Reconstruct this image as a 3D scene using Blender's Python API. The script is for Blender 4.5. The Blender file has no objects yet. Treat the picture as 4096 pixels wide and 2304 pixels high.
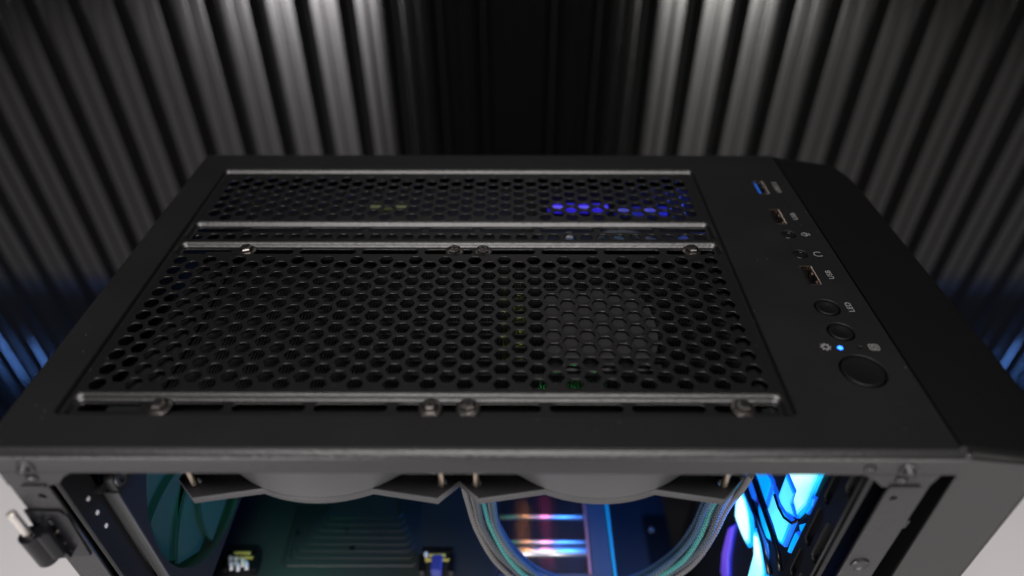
import bpy, bmesh, math, random
from math import sin, cos, pi, radians
from mathutils import Vector, Matrix
random.seed(7)
S = 0.001            # everything below is authored in millimetres
ZT = 430.0           # height of the case's top face above the table top
scene = bpy.context.scene
col = scene.collection

# ------------------------------------------------------------------ camera
FPX, PITCH, YAW, ROLL = 2669.94, 0.668958587, 0.00431552812, -0.000770459598
cam_d = bpy.data.cameras.new("camera")
cam = bpy.data.objects.new("camera", cam_d); col.objects.link(cam)
cp, sp = cos(PITCH), sin(PITCH)
Rz = Matrix.Rotation(YAW, 3, 'Z')
fwd = Rz @ Vector((0, cp, -sp)); up = Rz @ Vector((0, sp, cp)); rt = Rz @ Vector((1, 0, 0))
r2 = rt*cos(ROLL) + up*sin(ROLL); u2 = -rt*sin(ROLL) + up*cos(ROLL)
M = Matrix((r2, u2, -fwd)).transposed().to_4x4()
M.translation = Vector((0, 0, (191.43+ZT)*S))
cam.matrix_world = M
cam_d.sensor_width = 36.0
cam_d.lens = FPX/4096*36.0
cam_d.clip_start = 0.01; cam_d.clip_end = 50
cam_d.dof.use_dof = True
cam_d.dof.focus_distance = 0.316
cam_d.dof.aperture_fstop = 3.1
scene.camera = cam

# ------------------------------------------------------------------ world, lights, exposure
w = bpy.data.worlds.new("World"); scene.world = w; w.use_nodes = True
w.node_tree.nodes['Background'].inputs['Color'].default_value = (.9, .95, 1, 1)
w.node_tree.nodes['Background'].inputs['Strength'].default_value = 0.004
scene.view_settings.view_transform = 'Standard'; scene.view_settings.look = 'None'
scene.view_settings.exposure = 0; scene.view_settings.gamma = 1
scene.render.engine = 'CYCLES'
scene.cycles.max_bounces = 6
scene.cycles.glossy_bounces = 4
scene.cycles.use_denoising = True

def area(name, loc, target, size, watts, color=(1, 1, 1), sy=None, spread=180):
    d = bpy.data.lights.new(name, 'AREA'); d.energy = watts; d.color = color
    d.shape = 'RECTANGLE'; d.size = size*S; d.size_y = (sy or size)*S; d.spread = radians(spread)
    o = bpy.data.objects.new(name, d); col.objects.link(o)
    l = Vector((loc[0], loc[1], loc[2]+ZT))*S; t = Vector((target[0], target[1], target[2]+ZT))*S
    o.location = l; o.rotation_euler = (t-l).to_track_quat('-Z', 'Y').to_euler()
    return o
area("key_softbox", (-60, -250, 1050), (0, 200, -60), 900, 19, (1, .955, .94), 420)
area("left_softbox", (-690, -1150, -250), (-560, 656, -260), 420, 13.0, (1, .955, .975), 340)
area("right_softbox", (680, -1150, -250), (600, 656, -260), 380, 9.5, (1, .985, .94), 340)
area("blue_floor_lamp_a", (-450, 596, -620), (-800, 596, -620), 270, 5.0, (.13, .34, 1), 110)
area("blue_floor_lamp_b", (460, 596, -620), (800, 596, -620), 270, 5.0, (.13, .34, 1), 110)
# ring light of the intake fan, glow of the rear fan, and added fills
area("intake_fan_light", (124, 226, -120), (0, 215, -190), 90, .5, (.03, .22, 1), 90)
area("green_card_fill", (-160, 225, -100), (-90, 228, -190), 60, .03, (.05, .8, .45), 60)  # added greenish fill over the card, beyond the fan's own glow
area("rear_fan_inner_light", (-150, 225, -50), (-172, 225, -100), 40, .008, (.15, .8, .6), 40)
area("radiator_leak_olive", (1, 228, -27), (1, 228, 0), 13, .16, (.55, .75, .05), 44)  # lamp added inside the fins for light leaking up from below
area("radiator_leak_green", (24, 190, -27), (24, 190, 0), 28, .08, (.05, .8, .15), 9)  # second added lamp, green light in front of the badge plate
area("card_fill_orange", (6, 236, -168), (6, 236, -195), 5, .0025, (1, .36, .03), 50, 26)  # added fill, puts an orange stripe on the fins; no strip light there
area("card_fill_pink", (21, 240, -168), (21, 240, -195), 5, .0018, (1, .10, .26), 50, 26)  # same kind of added fill for the pink stripe
area("card_fill_violet", (26, 232, -150), (26, 234, -195), 50, .006, (.62, .55, 1), 60, 110)  # added lavender fill over the fin stack

# ------------------------------------------------------------------ materials
def mat(name, colr, rough=.5, metal=0., spec=.5, bump=0, bscale=2000, speck=0, emit=None, es=0, var=0, ior=None, coat=0):
    m = bpy.data.materials.new(name); m.use_nodes = True
    nt = m.node_tree; b = nt.nodes['Principled BSDF']
    b.inputs['Base Color'].default_value = (*colr, 1)
    b.inputs['Roughness'].default_value = rough
    b.inputs['Metallic'].default_value = metal
    b.inputs['Specular IOR Level'].default_value = spec
    b.inputs['Coat Weight'].default_value = coat
    if ior: b.inputs['IOR'].default_value = ior
    tc = nt.nodes.new('ShaderNodeTexCoord')
    if var:
        n = nt.nodes.new('ShaderNodeTexNoise'); n.inputs['Scale'].default_value = 38; n.inputs['Detail'].default_value = 6
        nt.links.new(tc.outputs['Object'], n.inputs['Vector'])
        mr = nt.nodes.new('ShaderNodeMapRange'); mr.inputs['To Min'].default_value = rough-var; mr.inputs['To Max'].default_value = rough+var
        nt.links.new(n.outputs['Fac'], mr.inputs['Value']); nt.links.new(mr.outputs['Result'], b.inputs['Roughness'])
    if speck:
        v = nt.nodes.new('ShaderNodeTexVoronoi'); v.inputs['Scale'].default_value = 230
        v.feature = 'F1'
        nt.links.new(tc.outputs['Object'], v.inputs['Vector'])
        lt = nt.nodes.new('ShaderNodeMath'); lt.operation = 'LESS_THAN'; lt.inputs[1].default_value = speck
        nt.links.new(v.outputs['Distance'], lt.inputs[0])
        n2 = nt.nodes.new('ShaderNodeTexNoise'); n2.inputs['Scale'].default_value = 25
        nt.links.new(tc.outputs['Object'], n2.inputs['Vector'])
        gt = nt.nodes.new('ShaderNodeMath'); gt.operation = 'GREATER_THAN'; gt.inputs[1].default_value = .52
        nt.links.new(n2.outputs['Fac'], gt.inputs[0])
        mu = nt.nodes.new('ShaderNodeMath'); mu.operation = 'MULTIPLY'
        nt.links.new(lt.outputs[0], mu.inputs[0]); nt.links.new(gt.outputs[0], mu.inputs[1])
        mx = nt.nodes.new('ShaderNodeMix'); mx.data_type = 'RGBA'
        mx.inputs['A'].default_value = (*colr, 1); mx.inputs['B'].default_value = (.085, .08, .08, 1)
        nt.links.new(mu.outputs[0], mx.inputs['Factor']); nt.links.new(mx.outputs['Result'], b.inputs['Base Color'])
    if bump:
        n = nt.nodes.new('ShaderNodeTexNoise'); n.inputs['Scale'].default_value = bscale; n.inputs['Detail'].default_value = 3
        nt.links.new(tc.outputs['Object'], n.inputs['Vector'])
        bp = nt.nodes.new('ShaderNodeBump'); bp.inputs['Strength'].default_value = bump; bp.inputs['Distance'].default_value = .0002
        nt.links.new(n.outputs['Fac'], bp.inputs['Height']); nt.links.new(bp.outputs['Normal'], b.inputs['Normal'])
    if emit:
        b.inputs['Emission Color'].default_value = (*emit, 1); b.inputs['Emission Strength'].default_value = es
    return m
M_ = {}
M_['top'] = mat('black_textured_plastic', (.0044, .0043, .0047), .56, spec=.32, bump=.35, bscale=1800, speck=.05, var=.09)
M_['steel'] = mat('black_powder_coated_steel', (.0050, .0048, .0050), .36, spec=.50, bump=.6, bscale=900, speck=.045, var=.04)
M_['rail'] = mat('charcoal_coated_steel', (.012, .0117, .0128), .34, bump=.8, bscale=900, var=.05)
M_['fascia'] = mat('black_satin_plastic', (.0020, .0020, .0022), .5, spec=.27, bump=.15, bscale=3000, speck=.02)
M_['side'] = mat('grey_satin_plastic', (.021, .0203, .021), .5, spec=.4, bump=.15, bscale=3000)
M_['dark'] = mat('matt_black_plastic', (.004, .004, .0045), .6, spec=.35)
M_['black'] = mat('gloss_black_plastic', (.004, .004, .005), .25, spec=.35)
M_['fan'] = mat('grey_fan_plastic', (.060, .060, .062), .42, bump=.2, bscale=900, var=.08)
M_['fanblk'] = mat('black_fan_plastic', (.012, .012, .013), .55, bump=.3, bscale=1800)
M_['blade'] = mat('translucent_fan_blade', (.028, .05, .055), .4, emit=(.012, .085, .08), es=.14)
M_['nickel'] = mat('dark_nickel', (.26, .24, .23), .3, 1, bump=.15, bscale=2500)
M_['steelpin'] = mat('bright_steel', (.62, .58, .54), .42, .8)
M_['brass'] = mat('brass', (.40, .33, .26), .35, 1)
M_['chrome'] = mat('chrome_pipe', (.75, .75, .78), .42, 1)
M_['fin'] = mat('aluminium_fin', (.12, .115, .13), .45, .7)
M_['plate'] = mat('grey_plate', (.0068, .0066, .0068), .6, bump=.3, bscale=400, speck=.05)
M_['radiator'] = mat('black_radiator_paint', (.008, .008, .009), .35, bump=.2)
M_['radfin'] = mat('black_radiator_fin', (.012, .012, .013), .38, .3)
M_['copper'] = mat('rose_metal_trim', (.45, .20, .19), .4, .6)
M_['backplate'] = mat('card_backplate_black', (.020, .024, .026), .42, .2)
M_['board'] = mat('circuit_board_black', (.010, .012, .012), .5, bump=.3, bscale=500)
M_['shroud'] = mat('blue_black_steel', (.035, .04, .05), .45)
M_['table'] = mat('white_table', (.77, .755, .76), .45, bump=.12, bscale=500, var=.06)
M_['ink'] = mat('pale_grey_print', (.19, .19, .19), .6)
M_['blueplastic'] = mat('blue_port_tongue', (.01, .10, .48), .4)
M_['gold'] = mat('port_shell', (.80, .66, .58), .25, 1)
M_['yellow'] = mat('yellow_plastic', (.62, .52, .12), .5)
M_['white'] = mat('white_plastic', (.7, .68, .68), .45)
M_['led'] = mat('blue_led', (.02, .1, .9), .3, emit=(.02, .16, 1), es=5)
M_['cyan'] = mat('cyan_glow', (.0, .5, .9), .4, emit=(.01, .52, .95), es=1.0)
M_['aqua'] = mat('aqua_glow', (.3, .9, .9), .4, emit=(.03, .80, 1.0), es=1.1)
M_['hot'] = mat('white_cyan_glow', (.8, 1, 1), .4, emit=(.55, 1, .95), es=1.35)
M_['azure'] = mat('deep_blue_glow', (.0, .2, .9), .4, emit=(.01, .10, .75), es=.8)
M_['violet'] = mat('violet_glow', (.2, .1, .9), .4, emit=(.20, .09, .62), es=.42)
M_['indigo'] = mat('indigo_glow', (.05, .03, .9), .4, emit=(.035, .02, .9), es=.3)
M_['dimindigo'] = mat('dim_indigo_glow', (.02, .03, .5), .4, emit=(.004, .02, .35), es=.05)
M_['green'] = mat('olive_glow', (.05, .07, .01), .4, emit=(.10, .13, .0), es=.09)
# slatted wall: semi-gloss black
M_['wall'] = mat('semi_gloss_black_panel', (.0050, .0048, .0048), .15, spec=.5, ior=1.58)
M_['gapwall'] = mat('matt_black_backing', (.0015, .0015, .0017), .8)

def glow_var(key, c2, scale=22):
    m = M_[key]; nt = m.node_tree; b = nt.nodes['Principled BSDF']
    tc = nt.nodes.new('ShaderNodeTexCoord'); n = nt.nodes.new('ShaderNodeTexNoise'); n.inputs['Scale'].default_value = scale; n.inputs['Detail'].default_value = 1
    nt.links.new(tc.outputs['Object'], n.inputs['Vector'])
    mr = nt.nodes.new('ShaderNodeMapRange'); mr.inputs['From Min'].default_value = .38; mr.inputs['From Max'].default_value = .62; mr.interpolation_type = 'SMOOTHSTEP'
    nt.links.new(n.outputs['Fac'], mr.inputs['Value'])
    mx = nt.nodes.new('ShaderNodeMix'); mx.data_type = 'RGBA'
    mx.inputs['A'].default_value = b.inputs['Emission Color'].default_value; mx.inputs['B'].default_value = (*c2, 1)
    nt.links.new(mr.outputs['Result'], mx.inputs['Factor']); nt.links.new(mx.outputs['Result'], b.inputs['Emission Color'])
glow_var('aqua', (.01, .42, .95), 34); glow_var('cyan', (.0, .22, .85), 34); glow_var('hot', (.06, .75, .95), 26); glow_var('violet', (.06, .04, .35), 40)
def sleeve(name, colr):
    m = mat(name, colr, .7)
    nt = m.node_tree; b = nt.nodes['Principled BSDF']
    uv = nt.nodes.new('ShaderNodeUVMap'); uv.uv_map = 'UVMap'
    hs = []
    for sgn in (1, -1):
        sep = nt.nodes.new('ShaderNodeSeparateXYZ'); nt.links.new(uv.outputs[0], sep.inputs[0])
        a = nt.nodes.new('ShaderNodeMath'); a.operation = 'MULTIPLY_ADD'
        nt.links.new(sep.outputs['X'], a.inputs[0]); a.inputs[1].default_value = 8*sgn*pi*2*.5
        c = nt.nodes.new('ShaderNodeMath'); c.operation = 'MULTIPLY'; c.inputs[1].default_value = 2.6
        nt.links.new(sep.outputs['Y'], c.inputs[0]); nt.links.new(c.outputs[0], a.inputs[2])
        s_ = nt.nodes.new('ShaderNodeMath'); s_.operation = 'SINE'; nt.links.new(a.outputs[0], s_.inputs[0])
        hs.append(s_)
    mx = nt.nodes.new('ShaderNodeMath'); mx.operation = 'MAXIMUM'
    nt.links.new(hs[0].outputs[0], mx.inputs[0]); nt.links.new(hs[1].outputs[0], mx.inputs[1])
    bp = nt.nodes.new('ShaderNodeBump'); bp.inputs['Strength'].default_value = .9; bp.inputs['Distance'].default_value = .0004
    nt.links.new(mx.outputs[0], bp.inputs['Height']); nt.links.new(bp.outputs['Normal'], b.inputs['Normal'])
    mr = nt.nodes.new('ShaderNodeMapRange'); mr.inputs['From Min'].default_value = -1; mr.inputs['To Min'].default_value = .25
    nt.links.new(mx.outputs[0], mr.inputs['Value'])
    mm = nt.nodes.new('ShaderNodeMix'); mm.data_type = 'RGBA'; mm.blend_type = 'MULTIPLY'; mm.inputs['Factor'].default_value = 1
    mm.inputs['A'].default_value = (*colr, 1); nt.links.new(mr.outputs['Result'], mm.inputs['B'])
    nt.links.new(mm.outputs['Result'], b.inputs['Base Color'])
    return m
M_['sleeve_grey'] = sleeve('grey_braided_sleeve', (.16, .155, .155))
M_['sleeve_dark'] = sleeve('dark_braided_sleeve', (.06, .08, .10))
M_['sleeve_teal'] = sleeve('teal_braided_sleeve', (.05, .28, .28))
M_['sleeve_blue'] = sleeve('blue_braided_sleeve', (.03, .08, .15))

# ------------------------------------------------------------------ mesh helpers
def V3(p): return (p[0]*S, p[1]*S, (p[2]+ZT)*S)
class MB:
    def __init__(s): s.v = []; s.f = []; s.uv = None
    def add(s, vs, fs):
        o = len(s.v); s.v += list(vs); s.f += [tuple(i+o for i in f) for f in fs]; return s
    def box(s, x0, x1, y0, y1, z0, z1, b=0):
        if b:
            pr = [(x0+b, y0), (x1-b, y0), (x1, y0+b), (x1, y1-b), (x1-b, y1), (x0+b, y1), (x0, y1-b), (x0, y0+b)]
            def ring(e, z): return [(min(max(x, x0+e), x1-e), min(max(y, y0+e), y1-e), z) for x, y in pr]
            return s.loft([ring(b, z0), ring(0, z0+b), ring(0, z1-b), ring(b, z1)], True, True)
        return s.add([(x, y, z) for z in (z0, z1) for x, y in ((x0, y0), (x1, y0), (x1, y1), (x0, y1))],
                     [(3, 2, 1, 0), (4, 5, 6, 7), (0, 1, 5, 4), (1, 2, 6, 5), (2, 3, 7, 6), (3, 0, 4, 7)])
    def loft(s, rings, cap0=False, cap1=False, closed=True):
        n = len(rings[0]); o = len(s.v)
        for r in rings: s.v += list(r)
        m = n if closed else n-1
        for k in range(len(rings)-1):
            for i in range(m):
                j = (i+1) % n
                s.f.append((o+k*n+i, o+k*n+j, o+(k+1)*n+j, o+(k+1)*n+i))
        if cap0: s.f.append(tuple(o+i for i in reversed(range(n))))
        if cap1: s.f.append(tuple(o+(len(rings)-1)*n+i for i in range(n)))
        return s
    def prism(s, pts, axis, a, b):          # polygon in the other two axes, extruded along axis from a to b
        def P(p, t):
            return {'x': (t, p[0], p[1]), 'y': (p[0], t, p[1]), 'z': (p[0], p[1], t)}[axis]
        return s.loft([[P(p, a) for p in pts], [P(p, b) for p in pts]], True, True)
    def cyl(s, c, r, axis, a, b, n=24, r2=None, bev=0):
        prof = [(r, a), (r2 if r2 is not None else r, b)]
        if bev: prof = [(r-bev, a), (r, a+bev), (r, b-bev), (r-bev, b)] if b > a else [(r-bev, a), (r, a-bev), (r, b+bev), (r-bev, b)]
        return s.lathe(c, prof, axis, n)
    def lathe(s, c, prof, axis='z', n=24, cap=True):
        rings = []
        for r, t in prof:
            ring = []
            for i in range(n):
                q = 2*pi*i/n; u, v = r*cos(q), r*sin(q)
                ring.append({'x': (t, c[0]+u, c[1]+v), 'y': (c[0]+u, t, c[1]+v), 'z': (c[0]+u, c[1]+v, t)}[axis])
            rings.append(ring)
        return s.loft(rings, cap, cap)
    def tube(s, pts, r, n=10, uv=False, cap=True):
        pts = [Vector(p) for p in pts]; rings = []; ln = 0; L = [0]
        for i in range(1, len(pts)): ln += (pts[i]-pts[i-1]).length; L.append(ln)
        t0 = (pts[1]-pts[0]).normalized(); ref = Vector((0, 0, 1)) if abs(t0.z) < .9 else Vector((0, 1, 0))
        nrm = t0.cross(ref).normalized()
        for i, p in enumerate(pts):
            t = (pts[min(i+1, len(pts)-1)]-pts[max(i-1, 0)]).normalized()
            nrm = (nrm - t*nrm.dot(t)).normalized(); bn = t.cross(nrm)
            rings.append([tuple(p+(nrm*cos(2*pi*k/n)+bn*sin(2*pi*k/n))*r) for k in range(n)])
        f0 = len(s.f); s.loft(rings, cap, cap)
        if uv:
            s.uv = s.uv or {}
            for k in range(len(pts)-1):
                for i in range(n):
                    s.uv[f0+k*n+i] = [(i/n, L[k]), ((i+1)/n, L[k]), ((i+1)/n, L[k+1]), (i/n, L[k+1])]
        return s
    def build(s, name, m, parent=None, smooth=False, origin=None, autosmooth=None):
        me = bpy.data.meshes.new(name)
        me.from_pydata([V3(p) for p in s.v], [], s.f)
        if s.uv:
            ul = me.uv_layers.new(name='UVMap')
            for pi_, poly in enumerate(me.polygons):
                if pi_ in s.uv:
                    for li, u in zip(poly.loop_indices, s.uv[pi_]): ul.data[li].uv = u
        bm = bmesh.new(); bm.from_mesh(me); bmesh.ops.recalc_face_normals(bm, faces=bm.faces); bm.to_mesh(me); bm.free()
        me.materials.append(M_[m] if isinstance(m, str) else m)
        o = bpy.data.objects.new(name, me); col.objects.link(o)
        if smooth:
            me.polygons.foreach_set('use_smooth', [True]*len(me.polygons))
            if autosmooth is not None: me.set_sharp_from_angle(angle=radians(autosmooth))
        me.update()
        if parent is not None:
            o.parent = parent; o.matrix_parent_inverse = parent.matrix_world.inverted()
        return o
def empty(name, loc, label, cat, group=None):
    o = bpy.data.objects.new(name, None); col.objects.link(o)
    o.location = V3(loc); o.matrix_world = Matrix.Translation(o.location)
    o.empty_display_size = .02
    tag(o, label, cat, group); return o
def tag(o, label=None, cat=None, group=None, kind=None):
    if label: o['label'] = label
    if cat: o['category'] = cat
    if group: o['group'] = group
    if kind: o['kind'] = kind
    return o
def dup(o, delta):                           # linked copy of a part of the same parent, moved by delta mm
    c = o.copy(); col.objects.link(c); c.parent = o.parent
    c.matrix_parent_inverse = o.matrix_parent_inverse.copy()
    c.location = Vector(o.location)+Vector(delta)*S
    return c

def rrect(x0, x1, y0, y1, r, n=6):
    out = []
    for cx, cy, a0 in ((x1-r, y0+r, -pi/2), (x1-r, y1-r, 0), (x0+r, y1-r, pi/2), (x0+r, y0+r, pi)):
        for k in range(n+1):
            a = a0+pi/2*k/n; out.append((cx+r*cos(a), cy+r*sin(a)))
    return out
def hexa(cx, cy, R, b=.45):                  # flat-topped hexagon with slightly eased corners
    v = [(cx+R*cos(pi/3*k), cy+R*sin(pi/3*k)) for k in range(6)]; out = []
    for k in range(6):
        p, c, q = v[k-1], v[k], v[(k+1) % 6]
        out.append((c[0]+(p[0]-c[0])*b/R, c[1]+(p[1]-c[1])*b/R)); out.append((c[0]+(q[0]-c[0])*b/R, c[1]+(q[1]-c[1])*b/R))
    return out
def circ(cx, cy, r, n=40): return [(cx+r*cos(2*pi*k/n), cy+r*sin(2*pi*k/n)) for k in range(n)]
def sheet(name, outer, holes, z1, th, bev, m, parent, axis='z'):
    """flat sheet with holes: top face at z1, thickness th, softly bevelled rims"""
    cu = bpy.data.curves.new(name, 'CURVE'); cu.dimensions = '2D'; cu.fill_mode = 'BOTH'
    for pts in [outer]+holes:
        sp_ = cu.splines.new('POLY'); sp_.points.add(len(pts)-1)
        for i, p in enumerate(pts): sp_.points[i].co = (p[0], p[1], 0, 1)
        sp_.use_cyclic_u = True
    cu.extrude = th/2-bev; cu.bevel_depth = bev; cu.bevel_resolution = 1; cu.offset = -bev
    t = bpy.data.objects.new(name+'_tmp', cu); col.objects.link(t)
    dg = bpy.context.evaluated_depsgraph_get(); dg.update()
    me = bpy.data.meshes.new_from_object(t.evaluated_get(dg)); me.name = name
    bpy.data.objects.remove(t); bpy.data.curves.remove(cu)
    for v in me.vertices:
        x, y, z = v.co
        if axis == 'z': p = (x, y, z1-th/2+z)
        elif axis == 'x': p = (z1-th/2+z, x, y)
        else: p = (x, z1+th/2-z, y)
        v.co = V3(p)
    bm = bmesh.new(); bm.from_mesh(me); bmesh.ops.recalc_face_normals(bm, faces=bm.faces); bm.to_mesh(me); bm.free()
    me.materials.clear(); me.materials.append(M_[m])
    o = bpy.data.objects.new(name, me); col.objects.link(o)
    if parent is not None: o.parent = parent; o.matrix_parent_inverse = parent.matrix_world.inverted()
    return o

# ------------------------------------------------------------------ setting: table
tb = MB().box(-1450, 1450, -1130, 500, -455, -430, 3).build('table_top', 'table')
tag(tb, 'white table top under the black computer case', 'table')

# ------------------------------------------------------------------ setting: slatted wall (two boards of vertical ribbed slats)
YW = 656.0
def slat_profile(w_):
    """plan profile of one slat, centred on 0: two softly rounded lobes with a shallow groove between, sloping flanks"""
    h = w_/2; pts = [(-h-8.4, 15.6), (-h-7.6, 14.6), (-h-1.2, 3.2), (-h-.5, 1.5)]
    for k in range(11):
        t = k/10; pts.append((-h+(h-2.5)*t, .10*abs(2*t-1)**6))
    pts += [(-2.0, .9), (-1.5, 2.6), (1.5, 2.6), (2.0, .9)]
    for k in range(11):
        t = k/10; pts.append((2.5+(h-2.5)*t, .10*abs(2*t-1)**6))
    pts += [(h+.5, 1.5), (h+1.2, 3.2), (h+7.6, 14.6), (h+8.4, 15.6)]
    return pts
def board(xs, x0, x1, label, w_):
    root = empty('slatted_wall', ((x0+x1)/2, YW, -1000), label, 'wall')
    MB().box(x0, x1, YW+15, YW+30, -1000, 700).build('backing_board', 'gapwall', root)
    prof = slat_profile(w_); first = None
    for x in xs:
        if first is None:
            first = MB().loft([[(x+p[0], YW+p[1], -1000) for p in prof], [(x+p[0], YW+p[1], 700) for p in prof]], closed=False).build('slat', 'wall', root, True, autosmooth=12)
            fx = x
        else: dup(first, (x-fx, 0, 0))
board([-158+21.2-42.4*k for k in range(-3, 26)], -1250, 7, 'left board of tall black ribbed slats behind the case', 25.5)
board([169+21.8+43.6*k for k in range(-4, 24)], 7.2, 1250, 'right board of tall black ribbed slats behind the case', 26.2)

# ================================================================== THE CASE
case = empty('computer_case', (0, 262, -ZT), 'black steel computer case with hexagon mesh top and open side', 'computer case')
# top frame ------------------------------------------------------
HX0, HX1, HY0, HY1 = -172.8, 106.0, 165.7, 356.0
RH0, RB0 = 3.2, 2.2
hole = rrect(HX0, HX1, HY0, HY1, 3.2)
frame_outer = rrect(-190, 158.7, 150.3, 374.4, 1.6, 3)
port_holes = []
def rot_rect(cx, cy, w, l): return [(cx-w/2, cy-l/2), (cx+w/2, cy-l/2), (cx+w/2, cy+l/2), (cx-w/2, cy+l/2)]
USB = [(140.4, 335.0, 'blue'), (140.4, 304.2, 'dark'), (140.1, 252.4, 'dark')]
JACK = [(141.2, 287.0), (141.3, 269.6)]
BTN = [(139.6, 228.6, 4.9, 'LED'), (139.5, 212.5, 5.0, ''), (139.5, 189.2, 8.4, 'power')]
for x, y, _ in USB: port_holes.append(rot_rect(x, y, 6.2, 14.6))
for x, y in JACK: port_holes.append(circ(x, y, 3.5, 28))
for x, y, r, _ in BTN: port_holes.append(circ(x, y, r+.7, 44))
port_holes.append(circ(135.5, 202.7, 1.15, 16)); port_holes.append(circ(143.7, 202.9, .8, 14))
sheet('top_frame', frame_outer, [hole]+port_holes, 0, 1.6, .35, 'top', case)
# side skirt of the frame (left and rear edges) and recess wall
mb = MB()
mb.loft([[(x, y, z) for x, y in rrect(-190-e, 158.7, 152.6, 374.4+e, 1.6, 3)] for e, z in ((0, -.8), (.9, -1.8), (1.6, -3.6), (1.6, -12))])
mb.build('frame_skirt', 'top', case, True, autosmooth=60)
def sring(a, k):                             # k 0..1 along an S-shaped drop
    return a*(k*k*(3-2*k))
mb = MB(); rings = []
for i in range(9):
    k = i/8; d = -2.0*(k*k*(3-2*k)) - .3*(1-k)
    rings.append([(x, y, d) for x, y in rrect(HX0+.9*k, HX1-.9*k, HY0+.4*k, HY1-2.6*k, 3.2-.8*k)])
mb.loft(rings); mb.build('recess_wall', 'steel', case, True)
# mesh panel at z=-2 ------------------------------------------------
CH = {'A': (-171.0, 104.2, 285.0, 301.9, 2.9, .5), 'B': (-171.0, 104.2, 271.9, 282.5, 2.6, .7), 'C': (-171.2, 104.2, 166.9, 178.6, 3.0, .5)}
holes = []
def lattice(x0, y0, px_, py_, ncol, nrow, R, fn=None):
    for j in range(nrow):
        for i in range(ncol): holes.append(hexa(x0+px_*i, y0+py_*j, R))
lattice(-165.0, 183.2, 14.55, 8.34, 19, 11, 3.55)
lattice(-157.7, 187.35, 14.55, 8.34, 18, 10, 3.55)
lattice(-156.3, 306.2, 14.42, 8.10, 18, 6, 3.5)
lattice(-163.5, 310.3, 14.42, 8.10, 19, 5, 3.5)
chr_ = [rrect(c[0], c[1], c[2], c[3], 3.6) for c in CH.values()]
mesh_outer = rrect(HX0+.7, HX1-.7, HY0+.2, HY1-2.3, 2.2)
sheet('mesh_panel', mesh_outer, holes+chr_, -2.0, .95, .17, 'steel', case)
# slot channels ------------------------------------------------------
def segs():
    out = []; x = -168.0
    for L in (24.3, 28.3, 28.3, 28.3, 24.3, 28.3, 28.3, 28.3, 24.3):
        out.append((x, x+L)); x += L+3.33
    return out
for key, ysl in (('A', 296.4), ('B', 276.7), ('C', 172.7)):
    x0, x1, y0, y1, bi, fi = CH[key]
    rings = []
    for i in range(11):
        k = i/10; s_ = k*k*(3-2*k)
        rings.append([(x, y, -2.02-2.0*s_) for x, y in rrect(x0+2.6*k, x1-2.6*k, y0+fi*k, y1-bi*k, 3.6-1.6*k)])
    MB().loft(rings).build('channel_wall', 'steel', case, True)
    hl = [rrect(a, b, ysl-1.95, ysl+1.95, 1.9, 5) for a, b in segs()]
    if key == 'A': hl += [hexa(-165.9+8.48*i, 289.7, 3.45) for i in range(32)]
    sheet('slotted_channel', rrect(x0+2.4, x1-2.4, y0+fi-.2, y1-bi+.25, 2.0), hl, -4.0, 1.0, .22, 'steel', case)
# radiator screws ------------------------------------------------------
def screw(x, y, z, parent, name='screw', r=3.3, m='nickel'):
    mb = MB()
    mb.lathe((x, y), [(r+1.3, z), (r+1.3, z+.5), (r+.6, z+.8), (r-.3, z+.85)], n=30)
    o = mb.build(name, m, parent, True, autosmooth=30)
    ph = random.random()
    def hx(rr, zz): return [(x+rr*cos(ph+pi/3*k), y+rr*sin(ph+pi/3*k), zz) for k in range(6)]
    MB().loft([hx(r, z+.8), hx(r, z+2.2), hx(r-.5, z+2.7), hx(r-1.3, z+2.95)], True, True).build('hex_head', m, o)
    return o
for x, y in ((-135, 275.8), (-30.1, 275.2), (-15.7, 275.2), (89.3, 276.2)):
    s = screw(x, y-.4, -2.9, case)
    a = random.random()*1.5
    for k in range(2):
        dx, dy = cos(a+k*pi/2)*1.7, sin(a+k*pi/2)*1.7; ex, ey = -dy*.22, dx*.22; Y_ = y-.4
        MB().prism([(x-dx-ex, Y_-dy-ey), (x+dx-ex, Y_+dy-ey), (x+dx+ex, Y_+dy+ey), (x-dx+ex, Y_-dy+ey)], 'z', .04-.02*k, .12-.02*k).build('cross_slot', 'dark', s)
for x, y in ((-135.6, 171.9), (-32, 171.9), (-17.5, 171.9), (87.4, 171.9)):
    s = screw(x, y-.4, -2.9, case)
    a = random.random()*1.5
    for k in range(2):
        dx, dy = cos(a+k*pi/2)*1.7, sin(a+k*pi/2)*1.7; ex, ey = -dy*.22, dx*.22; Y_ = y-.4
        MB().prism([(x-dx-ex, Y_-dy-ey), (x+dx-ex, Y_+dy-ey), (x+dx+ex, Y_+dy+ey), (x-dx+ex, Y_-dy+ey)], 'z', .04-.02*k, .12-.02*k).build('cross_slot', 'dark', s)

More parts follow.
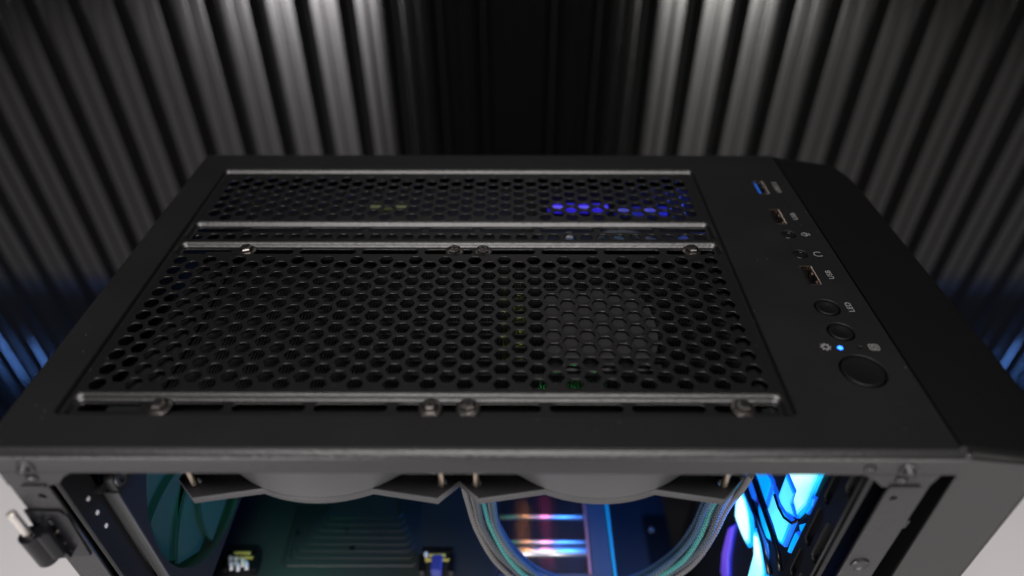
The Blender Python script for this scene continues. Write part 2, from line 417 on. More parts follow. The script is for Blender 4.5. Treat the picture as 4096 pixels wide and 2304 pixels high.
# ports ------------------------------------------------------
for x, y, kind in USB:
    mb = MB()
    o_, i_ = rot_rect(x, y, 6.0, 14.4), rot_rect(x, y, 5.1, 13.5)
    mb.loft([[(a, b, -2.2) for a, b in i_], [(a, b, .05) for a, b in i_], [(a, b, .18) for a, b in o_], [(a, b, -3) for a, b in o_]])
    p = mb.build('usb_port', 'gold', case)
    if kind == 'blue': tag(p, 'rearmost port with a blue tongue')
    MB().box(x-2.4, x-.9 if kind == 'dark' else x-.7, y-5.9, y+5.9, -8, -.9 if kind == 'dark' else -.7).build('port_tongue', 'blueplastic' if kind == 'blue' else 'black', p)
    MB().loft([[(a, b, z) for a, b in rot_rect(x, y, 5.3, 13.7)] for z in (-2.2, -9)], False, True).build('port_cavity', 'dark', p)
    for q in (-3.3, 3.3): MB().box(x+2.15, x+2.5, y+q-.9, y+q+.9, -5.4, -1.6).build('contact_spring', 'gold', p)
for x, y in JACK:
    j = MB().lathe((x, y), [(1.75, -9), (1.75, -.25), (2.0, -.1), (2.9, -.05), (3.25, -.3), (3.35, -2)], n=32, cap=False).build('audio_jack', 'black', case, True, autosmooth=60)
    MB().cyl((x, y), 1.8, 'z', -9.5, -6).build('jack_floor', 'dark', j)
for x, y, r, k in BTN:
    b_ = MB().lathe((x, y), [(r, -3), (r, -.2), (r-.25, .12), (r-.7, .2), (r-1.8, .05), (r*.5, -.25), (.01, -.35)], n=48).build('power_button' if k == 'power' else 'button', 'fascia', case, True)
MB().lathe((135.5, 202.7), [(1.1, -1.5), (1.1, -.1), (.7, .25), (.01, .4)], n=16).build('power_light', 'led', case, True)
MB().cyl((143.7, 202.9), .75, 'z', -1.5, -.5, 14).build('drive_light', 'black', case)

# printed marks ------------------------------------------------------
ZP = .06
def text(txt, cx, cy, size, ang=pi/2, sx=1.0):
    cu = bpy.data.curves.new('txt', 'FONT'); cu.body = txt; cu.size = size; cu.align_x = 'CENTER'; cu.align_y = 'CENTER'
    cu.extrude = 0.02; cu.space_character = 1.08
    t = bpy.data.objects.new('t', cu); col.objects.link(t)
    dg = bpy.context.evaluated_depsgraph_get(); dg.update()
    me = bpy.data.meshes.new_from_object(t.evaluated_get(dg)); bpy.data.objects.remove(t)
    for v in me.vertices:
        x, y = v.co.x*sx, v.co.y
        v.co = V3((cx+x*cos(ang)-y*sin(ang), cy+x*sin(ang)+y*cos(ang), ZP+v.co.z))
    me.materials.clear(); me.materials.append(M_['ink']); me.name = 'printed_word'
    o = bpy.data.objects.new('printed_word', me); col.objects.link(o); o.parent = case; o.matrix_parent_inverse = case.matrix_world.inverted()
    return o
text('LED', 149.6, 228.8, 3.7); text('USB', 149.6, 252.7, 3.7); text('USB', 149.6, 304.2, 3.7); text('USB3.0', 149.7, 335.1, 3.7)
def ribbon(paths, wd, name='printed_icon'):
    mb = MB()
    for pts, closed in paths:
        n = len(pts); L = []; R = []
        for i, p in enumerate(pts):
            a = pts[i-1] if (closed or i) else p; b = pts[(i+1) % n] if (closed or i < n-1) else p
            dx, dy = b[0]-a[0], b[1]-a[1]; l = math.hypot(dx, dy) or 1; nx, ny = -dy/l*wd/2, dx/l*wd/2
            L.append((p[0]+nx, p[1]+ny)); R.append((p[0]-nx, p[1]-ny))
        o = len(mb.v); mb.v += [(x, y, ZP) for x, y in L]+[(x, y, ZP) for x, y in R]
        for i in range(n if closed else n-1):
            j = (i+1) % n; mb.f.append((o+i, o+j, o+n+j, o+n+i))
    return mb.build(name, 'ink', case)
# headphones, opening to the right
cx, cy = 149.9, 269.5
ribbon([([(cx+.9, cy+1.75), (cx-.2, cy+1.75)]+[(cx-.2+1.75*cos(a)*1.0, cy+1.75*sin(a)) for a in [pi/2+pi*k/10 for k in range(11)]]+[(cx+.9, cy-1.75)], False),
        ([(cx+.5, cy+1.6), (cx+1.8, cy+1.45)], False), ([(cx+.5, cy-1.6), (cx+1.8, cy-1.45)], False)], .42)
# microphone
cx, cy = 149.4, 287.0
ribbon([(rrect(cx-1.7, cx+.8, cy-.85, cy+.85, .84, 5), True), ([(cx-.6, cy-1.6)]+[(cx-.2+1.6*cos(a), cy+1.6*sin(a)) for a in [-pi/2+pi*k/8 for k in range(9)]]+[(cx-.6, cy+1.6)], False),
        ([(cx+1.4, cy), (cx+2.3, cy)], False), ([(cx+2.3, cy-1), (cx+2.3, cy+1)], False)], .36)
# gear-shaped sun
cx, cy = 129.5, 203.0
ribbon([(circ(cx, cy, 1.25, 20), True)]+[([(cx+1.5*cos(a), cy+1.5*sin(a)), (cx+2.25*cos(a), cy+2.25*sin(a))], False) for a in [pi/4*k for k in range(8)]], .5)
# drive symbol
cx, cy = 149.5, 202.9
ribbon([(rrect(cx-1.9, cx+1.9, cy-1.6, cy+1.6, .6, 3), True), (rrect(cx-.9, cx+1.0, cy-.75, cy+.75, .3, 2), True)], .38)

# front fascia (right of the seam): slopes down to the right ---------
fx0 = 159.4
def fz(x): return -.0 - max(0, x-159.4)*.155
pl = [(159.4, 150.4), (176, 150.3), (192.5, 150.6), (198, 153.5), (202.5, 160), (205, 170), (205.3, 200), (205.3, 250), (205.3, 300), (205.2, 345), (203.6, 361), (199.0, 373.4), (197.5, 374.3), (159.4, 374.4)]
def inset(pts, e):
    c = (180, 262); out = []
    for x, y in pts:
        X = x if x < 160 else x-e; Y = y+e if y < 200 else (y-e if y > 340 else y); out.append((X, Y))
    return out
rings = []
for e, dz in ((3.0, 0), (1.2, -.35), (.35, -1.2), (0, -2.6), (0, -3.6), (0, -9)):
    rings.append([(x if x > 160 or dz > -3 else 163.6, y, fz(x)+dz) for x, y in inset(pl, e)])
rings.append([(max(x, 164.5), y, -420) for x, y in pl])
mbf = MB().loft(rings[::-1], True, True)
fs = mbf.build('front_fascia', 'fascia', case, True, autosmooth=40)
# its flank facing the open side is a lighter satin plate with a dark rim
MB().prism([(161.8, -4.6), (191.6, -8.8), (192.2, -420), (164.6, -420), (163.6, -86)], 'y', 149.6, 150.5).build('fascia_flank', 'side', case)

# front steel edge of the roof (rail) ------------------------------------
prof = [(152.4, -.9), (152.0, -.25), (151.5, -.45), (148.5, -2.35), (148.1, -2.8), (148.0, -3.4), (148.0, -11.5), (149.1, -11.5), (149.1, -3)]
mb = MB()
xs = [-189.8+i*(161.2+189.8)/60 for i in range(61)]
mb.loft([[(x, y, z) for y, z in prof] for x in xs], True, True)
mb.build('roof_rail', 'rail', case, True, autosmooth=35)
MB().tube([(161.2, 150.6, -1.6), (161.2, 148.9, -2.8)], 1.3, 12).build('rail_end', 'rail', case, True)
# corner gussets and pillars
def flat(name, pts, y0, y1, m='rail', holes=None):
    if holes: return sheet(name, pts, holes, y0, y1-y0, .2, m, case, axis='y')
    return MB().prism(pts, 'y', y0, y1).build(name, m, case)
flat('pillar', [(-187.3, -19), (-187.6, -420), (-174.6, -420), (-174, -100), (-173.2, -19)], 148.2, 149.6, holes=[circ(-178.0, -26.4, 1.5, 18)])
MB().prism([(149.6, -19), (162, -19), (162, -420), (149.6, -420)], 'x', -188, -186.9).build('pillar_return', 'rail', case)
flat('corner_gusset', [(-187.2, -11.4), (-187.3, -19.2), (-172.3, -19.2), (-168.0, -18.0), (-164.6, -13.8), (-161.0, -11.4)], 147.9, 149.2)
flat('gusset_lip', [(-182.0, -18.6), (-173.2, -18.6), (-173.2, -19.9), (-181.4, -19.9)], 147.1, 147.9)
flat('corner_gusset', [(126.5, -11.4), (132.0, -15.0), (135.5, -18.6), (152.5, -18.6), (154.5, -11.4)], 147.9, 149.2)
flat('gusset_lip', [(137.8, -17.6), (149.4, -17.6), (148.6, -19.2), (138.4, -19.2)], 147.0, 147.9)
flat('pillar', [(138.6, -18.6), (153.2, -18.6), (152.4, -420), (138.9, -420)], 148.2, 149.6, holes=[circ(142.6, -26.2, 1.35, 18)])
MB().prism([(149.6, -12), (172, -12), (172, -420), (149.6, -420)], 'x', 153.0, 154.2).build('pillar_return', 'dark', case)
MB().box(154.2, 163.4, 171, 173, -420, -12).build('gap_shade_plate', 'dark', case)  # dark plate added to keep the gap beside the pillar in shade
flat('stop_tab', [(154.6, -47), (158.4, -47), (158.0, -52), (155.0, -52.5)], 152, 156, 'rail')
# dimpled rivet on the right pillar
MB().lathe((145.0, -72.6), [(3.9, 148.3), (3.9, 147.7), (3.4, 147.3), (3.0, 147.6), (.01, 147.8)], 'y', 30).build('embossed_ring', 'rail', case, True, autosmooth=50)
def side_screw(x, z, r=2.6):
    s = MB().lathe((x, z), [(r+1.2, 147.9), (r+1.0, 147.4), (r, 147.2), (r-.2, 146.2), (r-.9, 145.6), (.01, 145.4)], 'y', 26).build('side_screw', 'rail', case, True, autosmooth=50)
    MB().box(x-1.4, x+1.4, 145.2, 145.6, z-.28, z+.28).build('cross_slot', 'dark', s)
side_screw(-176.2, -8.6, 2.3); side_screw(141.6, -8.6, 2.3)
MB().lathe((127.8, -7.9), [(2.2, 148), (2.0, 147.3), (.01, 147.0)], 'y', 22).build('rivet', 'rail', case, True)
MB().lathe((-176.4, -14.6), [(2.4, 148), (2.2, 147.2), (.01, 146.9)], 'y', 22).build('rivet', 'rail', case, True)
MB().lathe((141.2, -14.2), [(2.4, 148), (2.2, 147.2), (.01, 146.9)], 'y', 22).build('rivet', 'rail', case, True)

# hinge on the left pillar ------------------------------------------------
hp = MB().prism([(-188.2, -34.4), (-174.8, -35.0), (-173.0, -38.5), (-175.0, -66.6), (-190.5, -66.9)], 'y', 147.2, 148.2).build('hinge_plate', 'black', case)
for x, z, r in ((-182.3, -41.5, 2.6), (-183.0, -62.4, 2.6)):
    MB().lathe((x, z), [(r, 147.2), (r, 146.6), (r-.5, 146.2), (r-1.2, 146.4), (.01, 146.6)], 'y', 24).build('hinge_screw', 'black', hp, True, autosmooth=50)
for x, z in ((-181.2, -49), (-181.8, -57)):
    MB().cyl((x, z), .8, 'y', 147.2, 146.7, 14).build('hinge_rivet', 'nickel', hp)
MB().prism([(-189.5, -47), (-182.5, -47.5), (-180.5, -63.5), (-189, -64)], 'y', 144.5, 147.3).build('hinge_arm', 'black', hp)
MB().cyl((-188.9, 144.0), 4.1, 'z', -63.8, -44.6, 28, bev=.9).build('hinge_knuckle', 'black', hp, True, autosmooth=40)
MB().cyl((-184.2, 144.8), 3.2, 'z', -60.6, -43.6, 24, bev=.6).build('hinge_knuckle', 'black', hp, True, autosmooth=40)
MB().cyl((-189.6, 144.0), 1.65, 'z', -45, -30.6, 20, bev=.5).build('hinge_pin', 'steelpin', hp, True, autosmooth=40)
# rest of the shell ---------------------------------------------------------
MB().box(-191.4, -189.9, 163, 374, -425, -12).build('rear_panel', 'dark', case)
MB().box(-189.8, 159, 373, 374.6, -425, -12).build('side_panel', 'dark', case)
MB().box(-189.8, 205, 150.8, 373, -429.9, -420.5).build('bottom_panel', 'dark', case)
MB().box(-189, 158, 346.5, 348, -420, -9).build('motherboard_tray', 'dark', case)
shr = MB().box(-188, 126, 151, 346, -312, -300, 1.5).build('power_supply_shroud', 'shroud', case)
MB().box(77.5, 81, 152, 345, -300, -294.5, .8).build('shroud_ridge', 'shroud', shr)
MB().box(106, 126, 240, 318, -299.9, -299.2).build('shroud_opening', 'dark', shr)
MB().lathe((112, 305), [(3.4, -299.2), (3.4, -298.2), (2.4, -297.2), (.01, -297.0)], n=20).build('shroud_screw', 'nickel', shr, True)
# left inner flange with perforated strip
MB().prism([(150, -20), (163, -20), (163, -420), (150, -420)], 'x', -171.2, -170.2).build('inner_flange', 'dark', case)
for k in range(3):
    MB().box(-170.2, -169.7, 155.6, 157.0, -40.6-9.5*k, -39.3-9.5*k).build('flange_hole', 'white', case)
# intake plate inside the front --------------------------------------------
holes = []
for yc, z0, z1, wd in ((148.8+4, -30, -12, 2.2), (161.2, -48, -28, 2.0), (160.5, -78, -53, 2.4), (148.6+4, -78, -52, 2.4), (160.2, -104, -84, 2.2), (153, -118, -92, 2.4), (160, -140, -112, 2.2), (153, -160, -132, 2.4)):
    holes.append(rrect(yc-wd, yc+wd, z0, z1, wd*.95, 4))
sheet('intake_plate', [(149.8, -200), (166.4, -200), (166.4, -12), (149.8, -12)], holes, 129.5, 1.4, .3, 'fascia', case, axis='x')
MB().box(128.9, 131.2, 154.9, 155.9, -200, -12).build('intake_plate_rib', 'steel', case)
MB().box(131, 133, 150, 166.2, -200, -12).build('plate_backing', 'dark', case)

# ================================================================== radiator under the mesh
rad = empty('radiator', (-23, 224, -30), 'black water cooling radiator mounted under the hexagon mesh', 'radiator')
for z in (0,):
    MB().box(-146, 108, 164.5, 166.0, -29.4, -5.6).build('side_plate', 'radiator', rad)
    MB().box(-146, 108, 282.5, 284.0, -29.4, -5.6).build('side_plate', 'radiator', rad)
MB().box(-160, -142, 166.2, 282.3, -29.4, -6.2, 2).build('end_tank', 'radiator', rad)
MB().box(97, 113, 166.2, 282.3, -29.4, -6.2, 2).build('end_tank', 'radiator', rad)
NT = 14; pt = (282-166.5)/NT; t0 = None
for k in range(NT):
    y = 166.5+pt*(k+.5)
    if t0 is None:
        t0 = MB().loft([[(x, y+a, -17.8+b) for a, b in ((-.95, -8), (.95, -8), (1.05, 0), (.95, 8), (.5, 8.8), (-.5, 8.8), (-.95, 8), (-1.05, 0))] for x in (-142, 97)], True, True).build('cooling_tube', 'radiator', rad, True, autosmooth=50)
    else: dup(t0, (0, pt*k, 0))
mb = MB()
n = 170; vs = []; 
for k in range(NT+1):
    y0 = 166.5+pt*(k-.5)+1.1; y1 = y0+pt-2.2
    if k == 0: y0 = 166.1
    if k == NT: y1 = 282.4
    for i in range(n):
        x = -142+i*239/n; xx = x+239/n*.5
        mb.add([(x, y0, -27), (x+.25, y1, -27), (x+.25, y1, -10), (x, y0, -10)], [(0, 1, 2, 3)])
        mb.add([(x, y0, -10), (x+.25, y1, -10), (xx, y1, -10.4), (xx, y0, -10.4)], [(0, 1, 2, 3)])
f_ = mb.build('cooling_fins', 'radfin', rad); tag(f_, kind='stuff')
# small raised plate close under the mesh
pcp = [(13.5, 200.5), (57, 200.5), (60.5, 205), (62.3, 213), (62.6, 222), (61.5, 234), (58.5, 241), (54, 245.2), (13.5, 245.2)]
MB().loft([[(x, y, -9.9) for x, y in pcp], [(x, y, -4.2) for x, y in pcp], [(x*.985+.55, y*.985+3.3, -3.8) for x, y in pcp]], True, True).build('badge_plate', 'plate', rad)
MB().box(13.5, 62, 196.5, 200.2, -12, -7, .6).build('badge_plate_lip', 'steel', rad)

# ================================================================== radiator fans
def fan_outline():
    pts = []; base = []
    R = 60.5; a0 = math.atan2(-55.9, -24.0)
    side = [(-60, -54.0), (-51.3, -60.4), (-25.5, -55.6)]
    xa = 23.2; ya = -math.sqrt(R*R-xa*xa)
    arc = [(R*sin(t), -R*cos(t)) for t in [math.radians(-22.6+45.2*k/12) for k in range(13)]]
    side = [(-51.3, -60.6)]+arc+[(51.3, -60.6)]
    for q in range(4):
        c_, s_ = cos(q*pi/2), sin(q*pi/2)
        for x, y in side: pts.append((x*c_-y*s_, x*s_+y*c_))
    out = []
    for p in pts:
        if not out or math.hypot(p[0]-out[-1][0], p[1]-out[-1][1]) > .4: out.append(p)
    return out
FO = fan_outline()
def top_fan(cx, label):
    cy = 224.2
    t = empty('cooling_fan', (cx, cy, -54), label, 'fan', 'fans hanging under the radiator')
    o_ = [(x*.999+cx, y*.999+cy) for x, y in FO]; h_ = circ(cx, cy, 57.6, 72)
    hs = [circ(cx+a*52.5, cy+b*52.5, 2.2, 16) for a in (-1, 1) for b in (-1, 1)]
    sheet('lower_flange', o_, [h_]+hs, -50.0, 4.0, .3, 'fanside', t)
    sheet('upper_flange', o_, [h_], -29.6, 4.0, .3, 'fan', t)
    MB().loft([[(cx+r*cos(a), cy+r*sin(a), z) for a in [2*pi*k/96 for k in range(96)]] for r, z in ((60.2, -50.1), (60.3, -47), (60.0, -43), (60.3, -39), (60.0, -33.4))]).build('duct', 'fan', t, True)
    MB().loft([[(cx+57.6*cos(a), cy+57.6*sin(a), z) for a in [2*pi*k/72 for k in range(72)]] for z in (-53.8, -30)]).build('duct_lining', 'fanblk', t, True)
    for a in (-1, 1):
        for b in (-1, 1):
            MB().cyl((cx+a*52.5, cy+b*52.5-1.2*(b < 0)), 1.5, 'z', -52, -31, 12).build('long_screw', 'brass', t, True, autosmooth=40)
            MB().prism([(cx+a*52.5-4.2, cy+b*52.5+3.2), (cx+a*52.5+4.2, cy+b*52.5+3.2), (cx+a*52.5+4.2, cy+b*52.5+4.4), (cx+a*52.5-4.2, cy+b*52.5+4.4)], 'z', -50.1, -33.4).build('corner_web', 'fanblk', t)
    MB().cyl((cx, cy), 20, 'z', -52, -30, 32, bev=1).build('hub', 'fanblk', t, True, autosmooth=40)
    b0 = None
    for k in range(9):
        a = 2*pi*k/9; v = []
        for i in range(5):
            r = 20+35*i/4; tw = .25*i/4
            for q, zz in ((-.28, -35), (.26, -49)): v.append((cx+r*cos(a+q+tw), cy+r*sin(a+q+tw), zz))
        mb = MB().add(v, [(2*i, 2*i+1, 2*i+3, 2*i+2) for i in range(4)]); mb.add([(x, y, z-1) for x, y, z in v], [(2*i, 2*i+1, 2*i+3, 2*i+2) for i in range(4)])
        mb.build('fan_blade', 'fanblk', t, True)
    return t
M_['fanside'] = mat('grey_fan_edge', (.045, .045, .047), .5, bump=.2, bscale=900)
top_fan(-83.1, 'grey round-ducted fan under the rail, nearer the rear of the case')
top_fan(36.6, 'grey round-ducted fan under the rail, nearer the glowing intake fan')

# ================================================================== rear exhaust fan
rf = empty('exhaust_fan', (-178, 224, -155), 'dark frame exhaust fan with teal lit blades at the rear', 'fan')
yc, zc = 224.0, -97.0
sq = rrect(yc-60, yc+60, zc-60, zc+60, 4, 5)
sheet('inner_flange', sq, [circ(yc, zc, 57, 64)], -164.0, 4.0, .4, 'fanblk', rf, axis='x')
sheet('outer_flange', sq, [circ(yc, zc, 57, 64)], -184.5, 4.0, .4, 'fanblk', rf, axis='x')
MB().loft([[(x, yc+58.5*cos(a), zc+58.5*sin(a)) for a in [2*pi*k/64 for k in range(64)]] for x in (-184, -168)]).build('duct', 'fanblk', rf, True)
MB().box(-168.8, -163.6, 162.8, 164.1, -157, -46, .3).build('lit_flange_edge', 'fan', rf)  # lighter plastic puts the lit look into the flange's front edge
MB().prism([(-174.1, -46.8), (-169.8, -46.2), (-168.8, -56), (-169.2, -68), (-170.0, -84), (-171.0, -100), (-173.2, -115.5), (-178.6, -115.5), (-177.6, -95), (-184.6, -77.8)], 'y', 164.4, 166.2).build('frame_cover', 'fan', rf)
MB().cyl((yc, zc), 19, 'x', -184, -167, 32, bev=1).build('hub', 'fanblk', rf, True, autosmooth=40)
for k in range(9):
    a = 2*pi*k/9+.35; v = []; N_ = 7
    for i in range(N_):
        r = 19+36.5*i/(N_-1); tw = .30*(i/(N_-1))**1.3
        for q, xx in ((-.52, -167.2), (0, -170.0), (.50, -173.8)): v.append((xx, yc+r*cos(a+q+tw), zc+r*sin(a+q+tw)))
    fs_ = [(3*i+j, 3*i+j+1, 3*i+j+4, 3*i+j+3) for i in range(N_-1) for j in range(2)]
    mb = MB().add(v, fs_); mb.add([(x-1.4, y, z) for x, y, z in v], fs_)
    mb.build('fan_blade', 'blade', rf, True)
MB().cyl((162.8, -42.4), 2.2, 'x', -172, -168, 16).build('corner_post', 'rail', rf, True, autosmooth=40)
# dark arm of the rear frame and label
MB().lathe((168.5, -42), [(4.0, -163.9), (4.0, -162.8), (2.4, -162.5), (1.4, -163.4), (.01, -163.4)], 'x', 22).build('corner_pad', 'shroud', rf, True, autosmooth=50)

# ================================================================== intake fan with glowing blades
inf = empty('intake_fan', (134, 222, -160), 'light-up intake fan glowing white and cyan at the right', 'fan')
glow = {
 'hot': [[(198.9, -78.0), (193.4, -69.4), (184, -56), (184, -44), (176.5, -44), (176.5, -56.6), (175.6, -73.9), (178.5, -86.3), (185, -85), (186, -77)],
         [(234.8, -140.6), (225.1, -137.5), (216.3, -138.8), (208.4, -144.0), (202.9, -150.9), (205.3, -157.4), (212.7, -160.6), (221.6, -162.3), (229.6, -163.1), (234.2, -154.6)],
         [(206.3, -139.6), (201.7, -134.1), (195.1, -135.8), (186.7, -139.9), (181.5, -144.3), (180, -175), (193.0, -180), (197.9, -150.1)]],
 'aqua': [[(185.4, -85.6), (186.4, -77.6), (199.0, -78.6), (198.2, -97.3), (193.5, -97.5), (185.8, -94.5), (178.6, -87)],
          [(205, -98.9), (191.7, -98.0), (178.9, -90.9), (178.6, -99.9), (178.3, -111.0), (182.6, -114.9), (192.6, -114.1), (203.1, -114.8)]],
 'cyan': [[(228, -114.7), (236, -98), (226, -80), (216.1, -100.9), (208.4, -98.3), (205.4, -99.2), (203.6, -114.8), (215.4, -114.7)],
          [(211.4, -124.2), (205.8, -120.2), (196.7, -119.0), (190.6, -119.6), (188.6, -123.1), (192.0, -127.0), (199.9, -127.6), (208.0, -126.2)],
          [(213, -76), (202, -56), (186, -38), (184.6, -56), (194, -69.6), (199.5, -78)],
          [(174.9, -64.0), (172.8, -62.3), (171.8, -66.5), (173.2, -75.4), (174.7, -76.6), (174.5, -69.1)],  # this piece and the next two paint glow coming through the plate slots
          [(174.6, -85.5), (170.9, -78.2), (169.6, -79.8), (170.6, -86.4), (172.7, -87.1)],
          [(174.7, -91.1), (171.0, -89.1), (170.0, -93.7), (170.8, -104.4), (173.9, -108.5), (174.6, -101.4)]],
 'azure': [[(235.3, -127.3), (240, -112), (232, -108), (222.9, -121.1), (214.7, -122.3), (212.2, -125.4), (217.6, -130.1), (227.3, -129.9)],
           [(180.5, -145), (177.5, -150), (178, -185), (192, -190), (193, -181), (179.8, -176)]],
 'violet': [[(229.0, -172.1), (225.8, -165.1), (223, -180), (219, -194), (212, -204), (214, -216), (222, -217), (228.1, -204.9), (230.9, -186), (231.5, -178)]],
}
MB().box(134, 136, 163, 290, -290, -12).build('fan_frame', 'dark', inf)
for m, L in glow.items():
    for pts in L:
        yc_ = sum(p[0] for p in pts)/len(pts); zc_ = sum(p[1] for p in pts)/len(pts)
        gb = MB().loft([[(133.9, y, z) for y, z in pts], [(132.6, y, z) for y, z in pts], [(131.9, yc_+(y-yc_)*.90, zc_+(z-zc_)*.90) for y, z in pts], [(131.5, yc_+(y-yc_)*.78, zc_+(z-zc_)*.78) for y, z in pts]], True, True).build('glow_piece', m, inf)
        k1, k2 = {'hot': ('cyan', 'aqua'), 'aqua': ('azure', 'cyan'), 'cyan': ('azure', 'cyan'), 'azure': ('dimindigo', 'azure'), 'violet': ('dimindigo', 'violet')}[m]
        gb.data.materials.append(M_[k1]); gb.data.materials.append(M_[k2]); nn = len(pts)
        for p_ in gb.data.polygons:
            if len(p_.vertices) == 4:
                lo = min(p_.vertices)
                p_.material_index = 1 if lo < 2*nn else 2
def arm(pts, w_=1.6):
    MB().tube([(131.4, y, z) for y, z in pts], w_, 8).build('frame_arm', 'black', inf, True)
arm([(236, -116), (222, -118), (205, -117.6), (190, -117.2), (179, -118), (172, -122)], 1.3)
arm([(200, -99.2), (193, -99.6), (186, -97.5), (179, -91.5), (176, -84)], .7)
arm([(240, -134), (225, -133), (208, -130), (192, -131), (178, -136)], 1.8)
arm([(216, -60), (203, -52), (190, -60)], 1.2)

# ================================================================== graphics card lying under the fans
gpu = empty('graphics_card', (-72, 270, -240), 'graphics card with ribbed black backplate and open fin stack', 'graphics card')
MB().box(-188, -10.5, 206.5, 344, -200, -195, .8).build('backplate', 'backplate', gpu)
MB().box(-188, 60, 208, 344, -238, -216).build('card_body', 'dark', gpu)
for k in range(8):
    y = 214.6+4.6*k; xr = -59.0-2.0*k; xl = -142+3.0*k; r = 4.5
    pts = [(xl-0, 256, 0), (xl, y+r, 0)]+[(xl+r-r*cos(a), y+r-r*sin(a), 0) for a in [pi/2*q/5 for q in range(1, 6)]]
    pts += [(xr-r+r*sin(a), y+r-r*cos(a), 0) for a in [pi/2*q/5 for q in range(0, 6)]]+[(xr-1.5, 256, 0), (xr-6, 300, 0)]
    mb = MB(); mb.tube([(x, yy, -194.9) for x, yy, _ in pts], .95, 8); mb.build('raised_rib', 'backplate', gpu, True)
for x, y in ((-107, 238), (-137, 236.5), (-101, 226.0)):
    MB().cyl((x, y), 1.7, 'z', -195, -194.2, 16).build('plate_screw', 'black', gpu)
# fin stack
fin = None
for k in range(28):
    x = -10.0+2.0*k
    if fin is None: fin = MB().box(x, x+.45, 211.6, 300, -212, -196.4).build('fin', 'fin', gpu)
    else: dup(fin, (2.0*k, 0, 0))
for y, r, m in ((248.6, 1.8, 'chrome'), (230.8, 1.6, 'chrome'), (224.4, 3.2, 'chrome')):
    MB().tube([(-10, y, -195.6), (18, y, -195.6), (45, y, -195.6)], r, 16).build('heat_pipe', m, gpu, True)
MB().box(45.4, 47.4, 210, 300, -205, -194.6, .3).build('end_trim', 'copper', gpu)
MB().box(-10, 60, 205, 211.2, -206, -196.0, .6).build('front_trim', 'shroud', gpu)
MB().box(47.6, 60.8, 205, 300, -208, -197.0, .8).build('end_cap', 'shroud', gpu)
MB().box(60.9, 62.2, 205, 300, -208, -195.6, .3).build('glow_bar', 'cyan_edge', gpu) if False else None
M_['cyan_edge'] = mat('cyan_edge_glow', (.02, .2, .3), .4, emit=(.0, .16, .34), es=.8)
MB().box(60.9, 62.3, 205, 300, -208, -195.8, .3).build('glow_bar', 'cyan_edge', gpu)  # emissive bar paints the cyan light caught along this edge

# power connectors standing on the card
def connector(cx, cy, label, blue):
    t = empty('power_connector', (cx, cy, -195), label, 'connector', 'connectors on the front edge of the card')
    w_ = 9.5
    MB().box(cx-w_, cx+w_, cy+2.2, cy+6.0, -195, -186, .5).build('housing_wall', 'black', t)
    MB().box(cx-w_-1, cx-w_+2.5, cy-9, cy+2, -195, -188, .4).build('housing_wall', 'black', t)
    MB().box(cx+w_-2.5, cx+w_+1, cy-9, cy+2, -195, -188, .4).build('housing_wall', 'black', t)
    MB().box(cx-w_+2, cx-1.5 if blue else cx+w_-1, cy-2.2, cy-.8, -190, -188, .4).build('band', 'yellow', t)
    if blue: MB().box(cx+3.2, cx+w_-1, cy-2.2, cy-.8, -190, -188, .4).build('band', 'yellow', t)
    MB().box(cx-5.0, cx+5.0, cy+.2, cy+1.6, -189, -187, .3).build('band', 'yellow', t)
    if blue:
        MB().box(cx-3.2, cx+3.4, cy-10, cy+.5, -194, -185.5, .8).build('plug', 'blueplastic2', t)
        MB().cyl((cx-w_+2.8, cy+.8), 1.2, 'z', -194, -185.6, 12).build('pin', 'white', t, True, autosmooth=40)
    else:
        for k, (dx, dy) in enumerate(((-6.5, -3.2), (-3.0, -3.6), (1.2, -4.4), (-5.0, -6.5), (-.8, -7.0), (4.0, -6.2))):
            MB().tube([(cx+dx, cy+dy+1.6, -187.4), (cx+dx+.8, cy+dy, -187), (cx+dx+1.6, cy+dy-3.2, -188.6)], 1.15, 10).build('pin', 'white', t, True)
M_['blueplastic2'] = mat('navy_plastic', (.03, .04, .22), .4)
connector(-165.5, 217.5, 'cream wire connector with yellow band left of the ribbed backplate', False)
connector(-46.5, 216.5, 'navy plug connector with yellow bands beside the sleeved cables', True)

# ================================================================== motherboard and what glows on it
mb_ = MB().box(-188, 56, 342, 345.5, -290, -42).build('motherboard', 'board'); tag(mb_, 'dark motherboard standing behind the card and fans', 'motherboard')
ram = empty('memory_stick', (40, 335, -60), 'memory stick glowing indigo, seen through the rear hexagon holes', 'memory')
MB().box(14, 62, 331, 340, -60, -22, .6).build('heat_spreader', 'dark', ram)
MB().box(20, 56, 341.5, 346, -22, -17, .8).build('glow_bar', 'indigo', ram)
cl = empty('cable_bundle', (80, 315, -40), 'dark blue lit cables under the rear mesh rows', 'cables')
MB().box(60, 92, 341.5, 345.5, -24, -19, .8).build('glow_bar', 'dimindigo', ram)  # second bar added to carry the dim blue glow further right
for k in range(6):
    y = 322-2*k; z = -26-2*k
    MB().tube([(48+8*t, y+4*sin(t*.9+k), z+2*sin(t+k)) for t in range(8)], 2.2, 8).build('cable', 'sleeve_blue' if k % 2 else 'sleeve_dark', cl, True)
area("rear_cable_fill", (110, 335, -14), (60, 318, -26), 14, .010, (.05, .10, 1), 14)  # added fill that turns the rear cables blue
wp = MB().box(28.5, 33, 311.5, 316, -24, -18, .6).build('white_plug', 'white'); tag(wp, 'small white plug seen through a hexagon hole behind the screws', 'plug')
gl = MB()
for x in (-85, -68.5): gl.box(x-4, x+4, 346.6, 349.6, -22, -19, .4)
g1 = MB().box(-89, -64, 345.2, 348.8, -22, -19, .5).build('olive_glow_bar', 'green'); tag(g1, 'dim olive glow standing in for light spots under the rear mesh', 'light')  # emissive bar stands in for olive spots of light in the holes

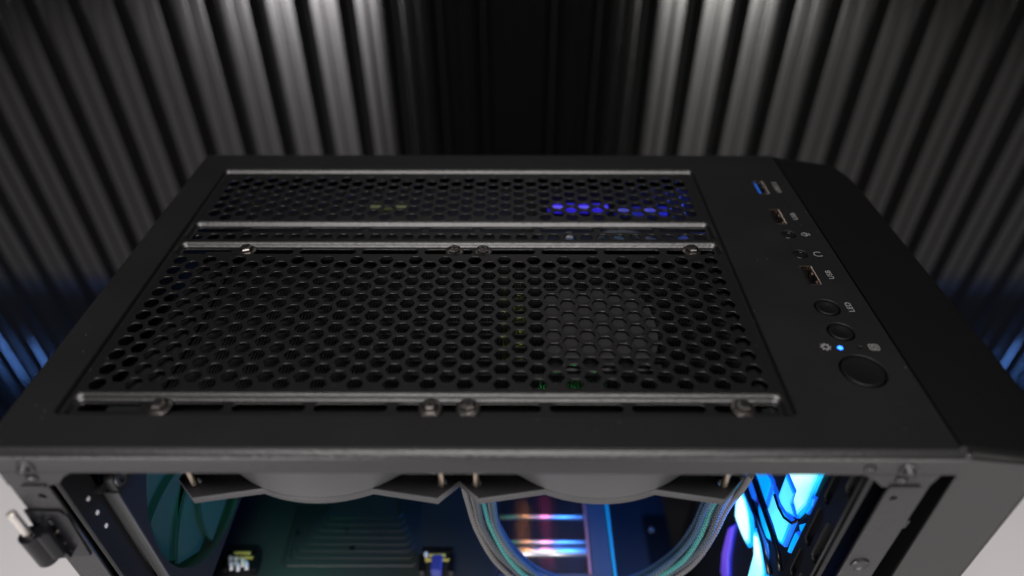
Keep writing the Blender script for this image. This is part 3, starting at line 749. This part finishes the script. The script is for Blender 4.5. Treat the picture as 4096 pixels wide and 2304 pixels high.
# ================================================================== sleeved cables in a U under the fans
def catmull(P, n=14):
    P = [Vector(p) for p in P]; P = [P[0]*2-P[1]]+P+[P[-1]*2-P[-2]]; out = []
    for i in range(1, len(P)-2):
        for k in range(n):
            t = k/n
            out.append(.5*((2*P[i])+(P[i+1]-P[i-1])*t+(2*P[i-1]-5*P[i]+4*P[i+1]-P[i+2])*t*t+(3*P[i]-P[i-1]-3*P[i+1]+P[i+2])*t**3))
    out.append(P[-2]); return out
spine = [(-16.5, 180, -62), (-16.0, 190, -92), (-13.0, 192, -118), (-3.0, 192, -148), (14.0, 192, -172), (42.0, 192, -184), (70, 192, -176), (89, 191, -150), (96.5, 190, -122), (98.2, 189, -94), (97.5, 183, -70), (96, 176, -50)]
cb = empty('sleeved_cables', (42, 192, -186), 'U-shaped bundle of grey and teal braided cables under the fans', 'cables')
cp_ = catmull(spine)
offs = [-6.2, -3.7, -1.3, 1.2, 3.6, 6.1]
mats_ = ['sleeve_grey', 'sleeve_grey', 'sleeve_dark', 'sleeve_teal', 'sleeve_grey', 'sleeve_blue']
for k, (o_, m_) in enumerate(zip(offs, mats_)):
    pts = []
    for i, p in enumerate(cp_):
        t = (cp_[min(i+1, len(cp_)-1)]-cp_[max(0, i-1)]); n_ = Vector((t.z, 0, -t.x)).normalized()
        u_ = i/len(cp_)
        pts.append(p - n_*o_ + Vector((0, 1.6*sin(k*2.1)+.8*sin(i*.12+k*1.7), 0)) + n_*.35*sin(i*.15+k*2))
    MB().tube(pts, 1.5, 12, uv=True).build('braided_cable', m_, cb, True)
for k in range(4):
    pts = []
    for i, p in enumerate(cp_):
        t = (cp_[min(i+1, len(cp_)-1)]-cp_[max(0, i-1)]); n_ = Vector((t.z, 0, -t.x)).normalized()
        pts.append(p - n_*(-5+3.0*k) + Vector((0, 4.4+.6*sin(i*.1+k), 0)))
    MB().tube(pts, 1.5, 10, uv=True).build('braided_cable', ('sleeve_dark', 'sleeve_grey', 'sleeve_teal', 'sleeve_blue')[k], cb, True)
